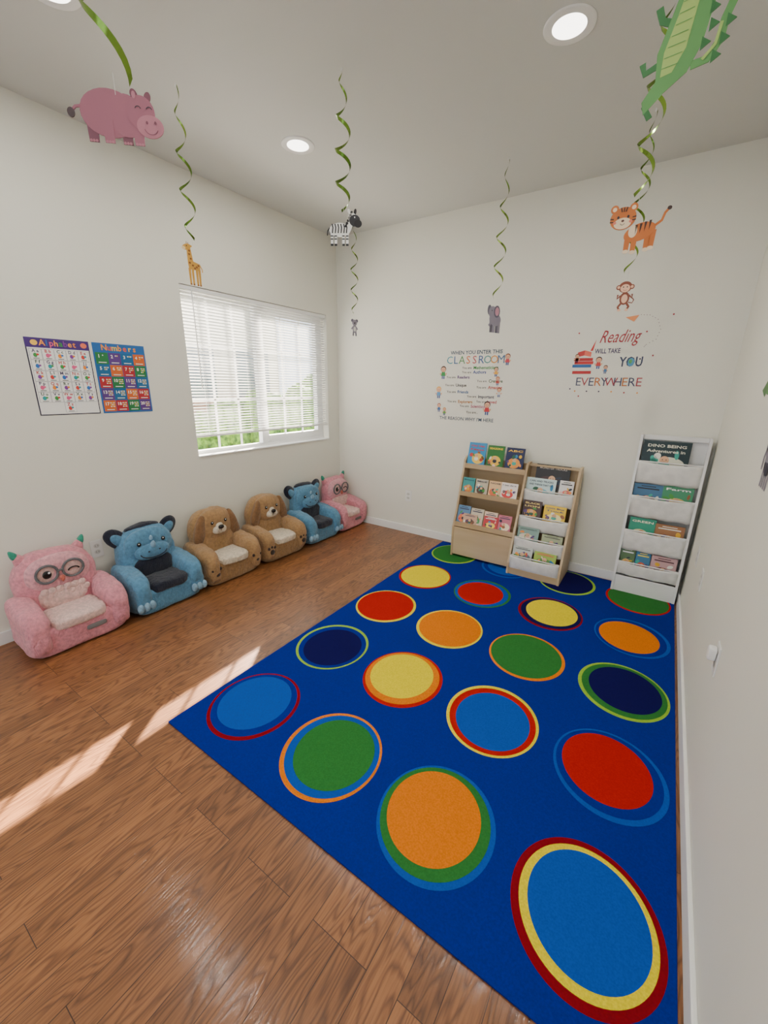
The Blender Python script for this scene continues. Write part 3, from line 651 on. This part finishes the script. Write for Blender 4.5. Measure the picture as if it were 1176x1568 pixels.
# tiger
e,M=hang('hanging_tiger_cutout',2.65,-1.47,1.99,2.09,ang=.1,r=.032,turns=4.,wid=.015,top=.07,ph=2.6)
A=Art('tiger',M,e);TG=(200,110,46);TW=(240,216,184)
A.ell(.018,-.022,.050,.028,TG,1,TH,rot=.25)
for x,q in((-.018,.0),(.004,-.004),(.045,.0),(.06,.004)): A.poly([(x-.009,-.02),(x+.011,-.02),(x+.008,-.082+q),(x-.008,-.082+q)],TG,0,TH);A.ell(x,-.081+q,.010,.006,TW,2,TH)
A.line([(.062,-.008),(.082,.006),(.088,.028),(.098,.040)],.008,TG,1,TH);A.ell(.099,.041,.007,.006,(60,40,36),2,TH)
for x,y in((.006,-.005),(.02,-.002),(.034,.002),(.048,.005)): A.poly([(x-.004,y+.006),(x+.004,y+.006),(x-.002,y-.026)],(60,34,26),3)
A.ell(-.042,.028,.042,.036,TG,3,TH);A.ell(-.042,.012,.028,.018,TW,4);A.ell(-.073,.060,.013,.013,TG,2,TH);A.ell(-.012,.060,.013,.013,TG,2,TH);A.ell(-.073,.059,.007,.007,TW,4);A.ell(-.012,.059,.007,.007,TW,4)
for s in(-1,1):
    A.ell(-.042+s*.016,.032,.004,.005,DK,5,n=10);A.ell(-.042+s*.026,.016,.006,.005,(230,130,110),5,n=10)
    for q in range(2): A.line([(-.042+s*.042,.030-q*.010),(-.042+s*.030,.028-q*.009)],.004,(60,34,26),5)
for q in(-1,0,1): A.line([(-.042+q*.010,.062),(-.042+q*.006,.048)],.004,(60,34,26),5)
A.ell(-.042,.020,.005,.004,(90,50,50),5,n=8);A.arc(-.042,.014,.007,3.4,6.0,.0015,DK,5);A.ell(-.004,-.018,.014,.02,TW,3);A.done()
# monkey
e,M=hang('hanging_monkey_cutout',2.56,-.6,1.92,2.02,ang=.1,r=.030,turns=4.6,wid=.013,top=.07,ph=.0)
A=Art('monkey',M,e);MK=(124,58,36);MF=(230,184,152)
A.ell(.0,-.02,.024,.032,MK,1,TH);A.ell(.0,-.022,.015,.022,MF,2);A.ell(-.004,.036,.032,.028,MK,3,TH);A.ell(-.004,.030,.023,.020,MF,4)
for s in(-1,1): A.ell(-.004+s*.032,.036,.012,.012,MK,2,TH);A.ell(-.004+s*.032,.036,.007,.007,MF,4);A.ell(-.004+s*.009,.036,.003,.004,DK,5,n=8);A.line([(s*.02,-.005),(s*.036,-.02),(s*.034,.0)],.009,MK,0,TH);A.line([(s*.014,-.045),(s*.026,-.062),(s*.018,-.078)],.011,MK,0,TH);A.ell(s*.018,-.078,.009,.006,MF,1,TH)
A.arc(-.004,.026,.008,3.4,6.0,.002,(170,50,50),5);A.line([(.02,-.04),(.04,-.045),(.046,-.03),(.038,-.02)],.005,MK,0,TH);A.done()
# small cutout in far corner
e,M=hang('hanging_koala_cutout',.45,-.3,1.915,2.02,ang=1.3,r=.030,turns=4.6,wid=.013,top=.06,ph=1.2)
A=Art('koala',M,e);A.ell(0,-.018,.022,.034,EL,1,TH);A.ell(0,.032,.026,.024,EL,2,TH);A.ell(-.024,.048,.013,.013,ED,1,TH);A.ell(.024,.048,.013,.013,ED,1,TH);A.ell(0,.028,.006,.009,DK,3);A.ell(0,-.02,.013,.02,(225,225,222),2)
for s in(-1,1): A.line([(s*.012,-.04),(s*.016,-.075)],.013,ED,0,TH);A.ell(s*.011,.038,.003,.003,DK,3,n=8);A.line([(s*.018,-.002),(s*.034,-.022)],.010,EL,0,TH)
A.done()
# crocodile
e,M=hang('hanging_crocodile_cutout',2.735,-2.02,2.175,2.42,ang=.15,r=.028,turns=2.,wid=.015,top=.12,ph=.3,sc=1.02)
A=Art('crocodile',M,e);CG=(88,142,80);CL=(150,178,96);CD=(50,106,58)
body=[(.045,.16),(.062,.08),(.05,.0),(.03,-.045),(-.01,-.075),(-.045,-.11),(-.052,-.085),(-.03,-.05),(-.035,0),(-.018,.06),(-.005,.11),(.01,.16)]
A.poly(body,CG,1,TH)
A.poly([(.030,.15),(.03,.08),(.02,.0),(.0,-.04),(-.022,-.045),(-.022,0),(-.006,.06),(.012,.14)],CL,2)
for q in range(8):
    t=q/8;A.line([(-.024+t*.032,-.03+t*.15),(.012+t*.018,-.025+t*.15)],.0014,CG,3)
A.line([(.035,-.035),(.065,-.030),(.083,.0),(.085,.035),(.094,.062)],.016,CG,0,TH)
A.line([(.055,-.03),(.075,-.008),(.080,.03)],.006,CL,2)
for x,y in((.06,.06),(.064,.03),(.054,.0),(.088,.0),(.094,.03),(.078,-.028),(.058,.10),(.05,.13)): A.poly([(x-.006,y-.012),(x+.012,y),(x-.006,y+.012)],CD,1,TH)
A.line([(-.01,.05),(-.035,.06),(-.045,.085)],.014,CD,0,TH);A.line([(-.03,-.02),(-.055,-.03),(-.062,-.01)],.013,CD,0,TH);A.line([(-.03,-.07),(-.045,-.095),(-.03,-.12)],.012,CD,0,TH)
A.ell(.035,.165,.036,.03,CG,3,TH);A.ell(.02,.19,.012,.012,CG,4,TH);A.ell(.02,.192,.005,.006,DK,5);A.ell(.05,.15,.03,.018,CL,4);A.done()
# ---------------------------------------------------------------- light
wd=bpy.data.worlds.new('sky_world');scene.world=wd;wd.use_nodes=True
bg=wd.node_tree.nodes['Background'];bg.inputs[0].default_value=(.80,.90,1,1);bg.inputs[1].default_value=3.4
sl=bpy.data.lights.new('sun','SUN');sl.energy=105;sl.angle=.010;sl.color=(1,.89,.76)
so=bpy.data.objects.new('sun',sl);link(so);so.rotation_euler=Vector((1.2,-1.73,-.925)).to_track_quat('-Z','Y').to_euler()
# ---------------------------------------------------------------- put each parent empty at its object's base
bpy.context.view_layer.update()
for c in chairs:
    for k in c.children: k.matrix_basis=Matrix.Translation((OX,0,0))@k.matrix_basis
bpy.context.view_layer.update()
for e in [o for o in scene.objects if o.type=='EMPTY' and o.parent is None]:
    P=[k.matrix_world@Vector(v) for k in e.children for v in k.bound_box]
    if not P: continue
    lo=Vector([min(q[i] for q in P) for i in range(3)]);hi=Vector([max(q[i] for q in P) for i in range(3)])
    loc=Vector(((lo.x+hi.x)/2,(lo.y+hi.y)/2,lo.z));e.location=loc
    for k in e.children: k.matrix_parent_inverse=Matrix.Translation(-loc)
# ---------------------------------------------------------------- camera
yaw,pitch,roll=.5893,.2985,.0156
F=Vector((-math.sin(yaw)*math.cos(pitch),math.cos(yaw)*math.cos(pitch),-math.sin(pitch)));Rt=Vector((math.cos(yaw),math.sin(yaw),0));U=Rt.cross(F)
r=Rt*math.cos(roll)+U*math.sin(roll);u=-Rt*math.sin(roll)+U*math.cos(roll)
cd=bpy.data.cameras.new('camera');cd.sensor_fit='VERTICAL';cd.sensor_height=24;cd.lens=640.16/1600*24;cd.clip_start=.02
co=bpy.data.objects.new('camera',cd);link(co)
M=Matrix.Identity(4)
for i in range(3): M[i][0]=r[i];M[i][1]=u[i];M[i][2]=-F[i];M[i][3]=(2.8688,-3.4075,1.4202)[i]
co.matrix_world=M;scene.camera=co
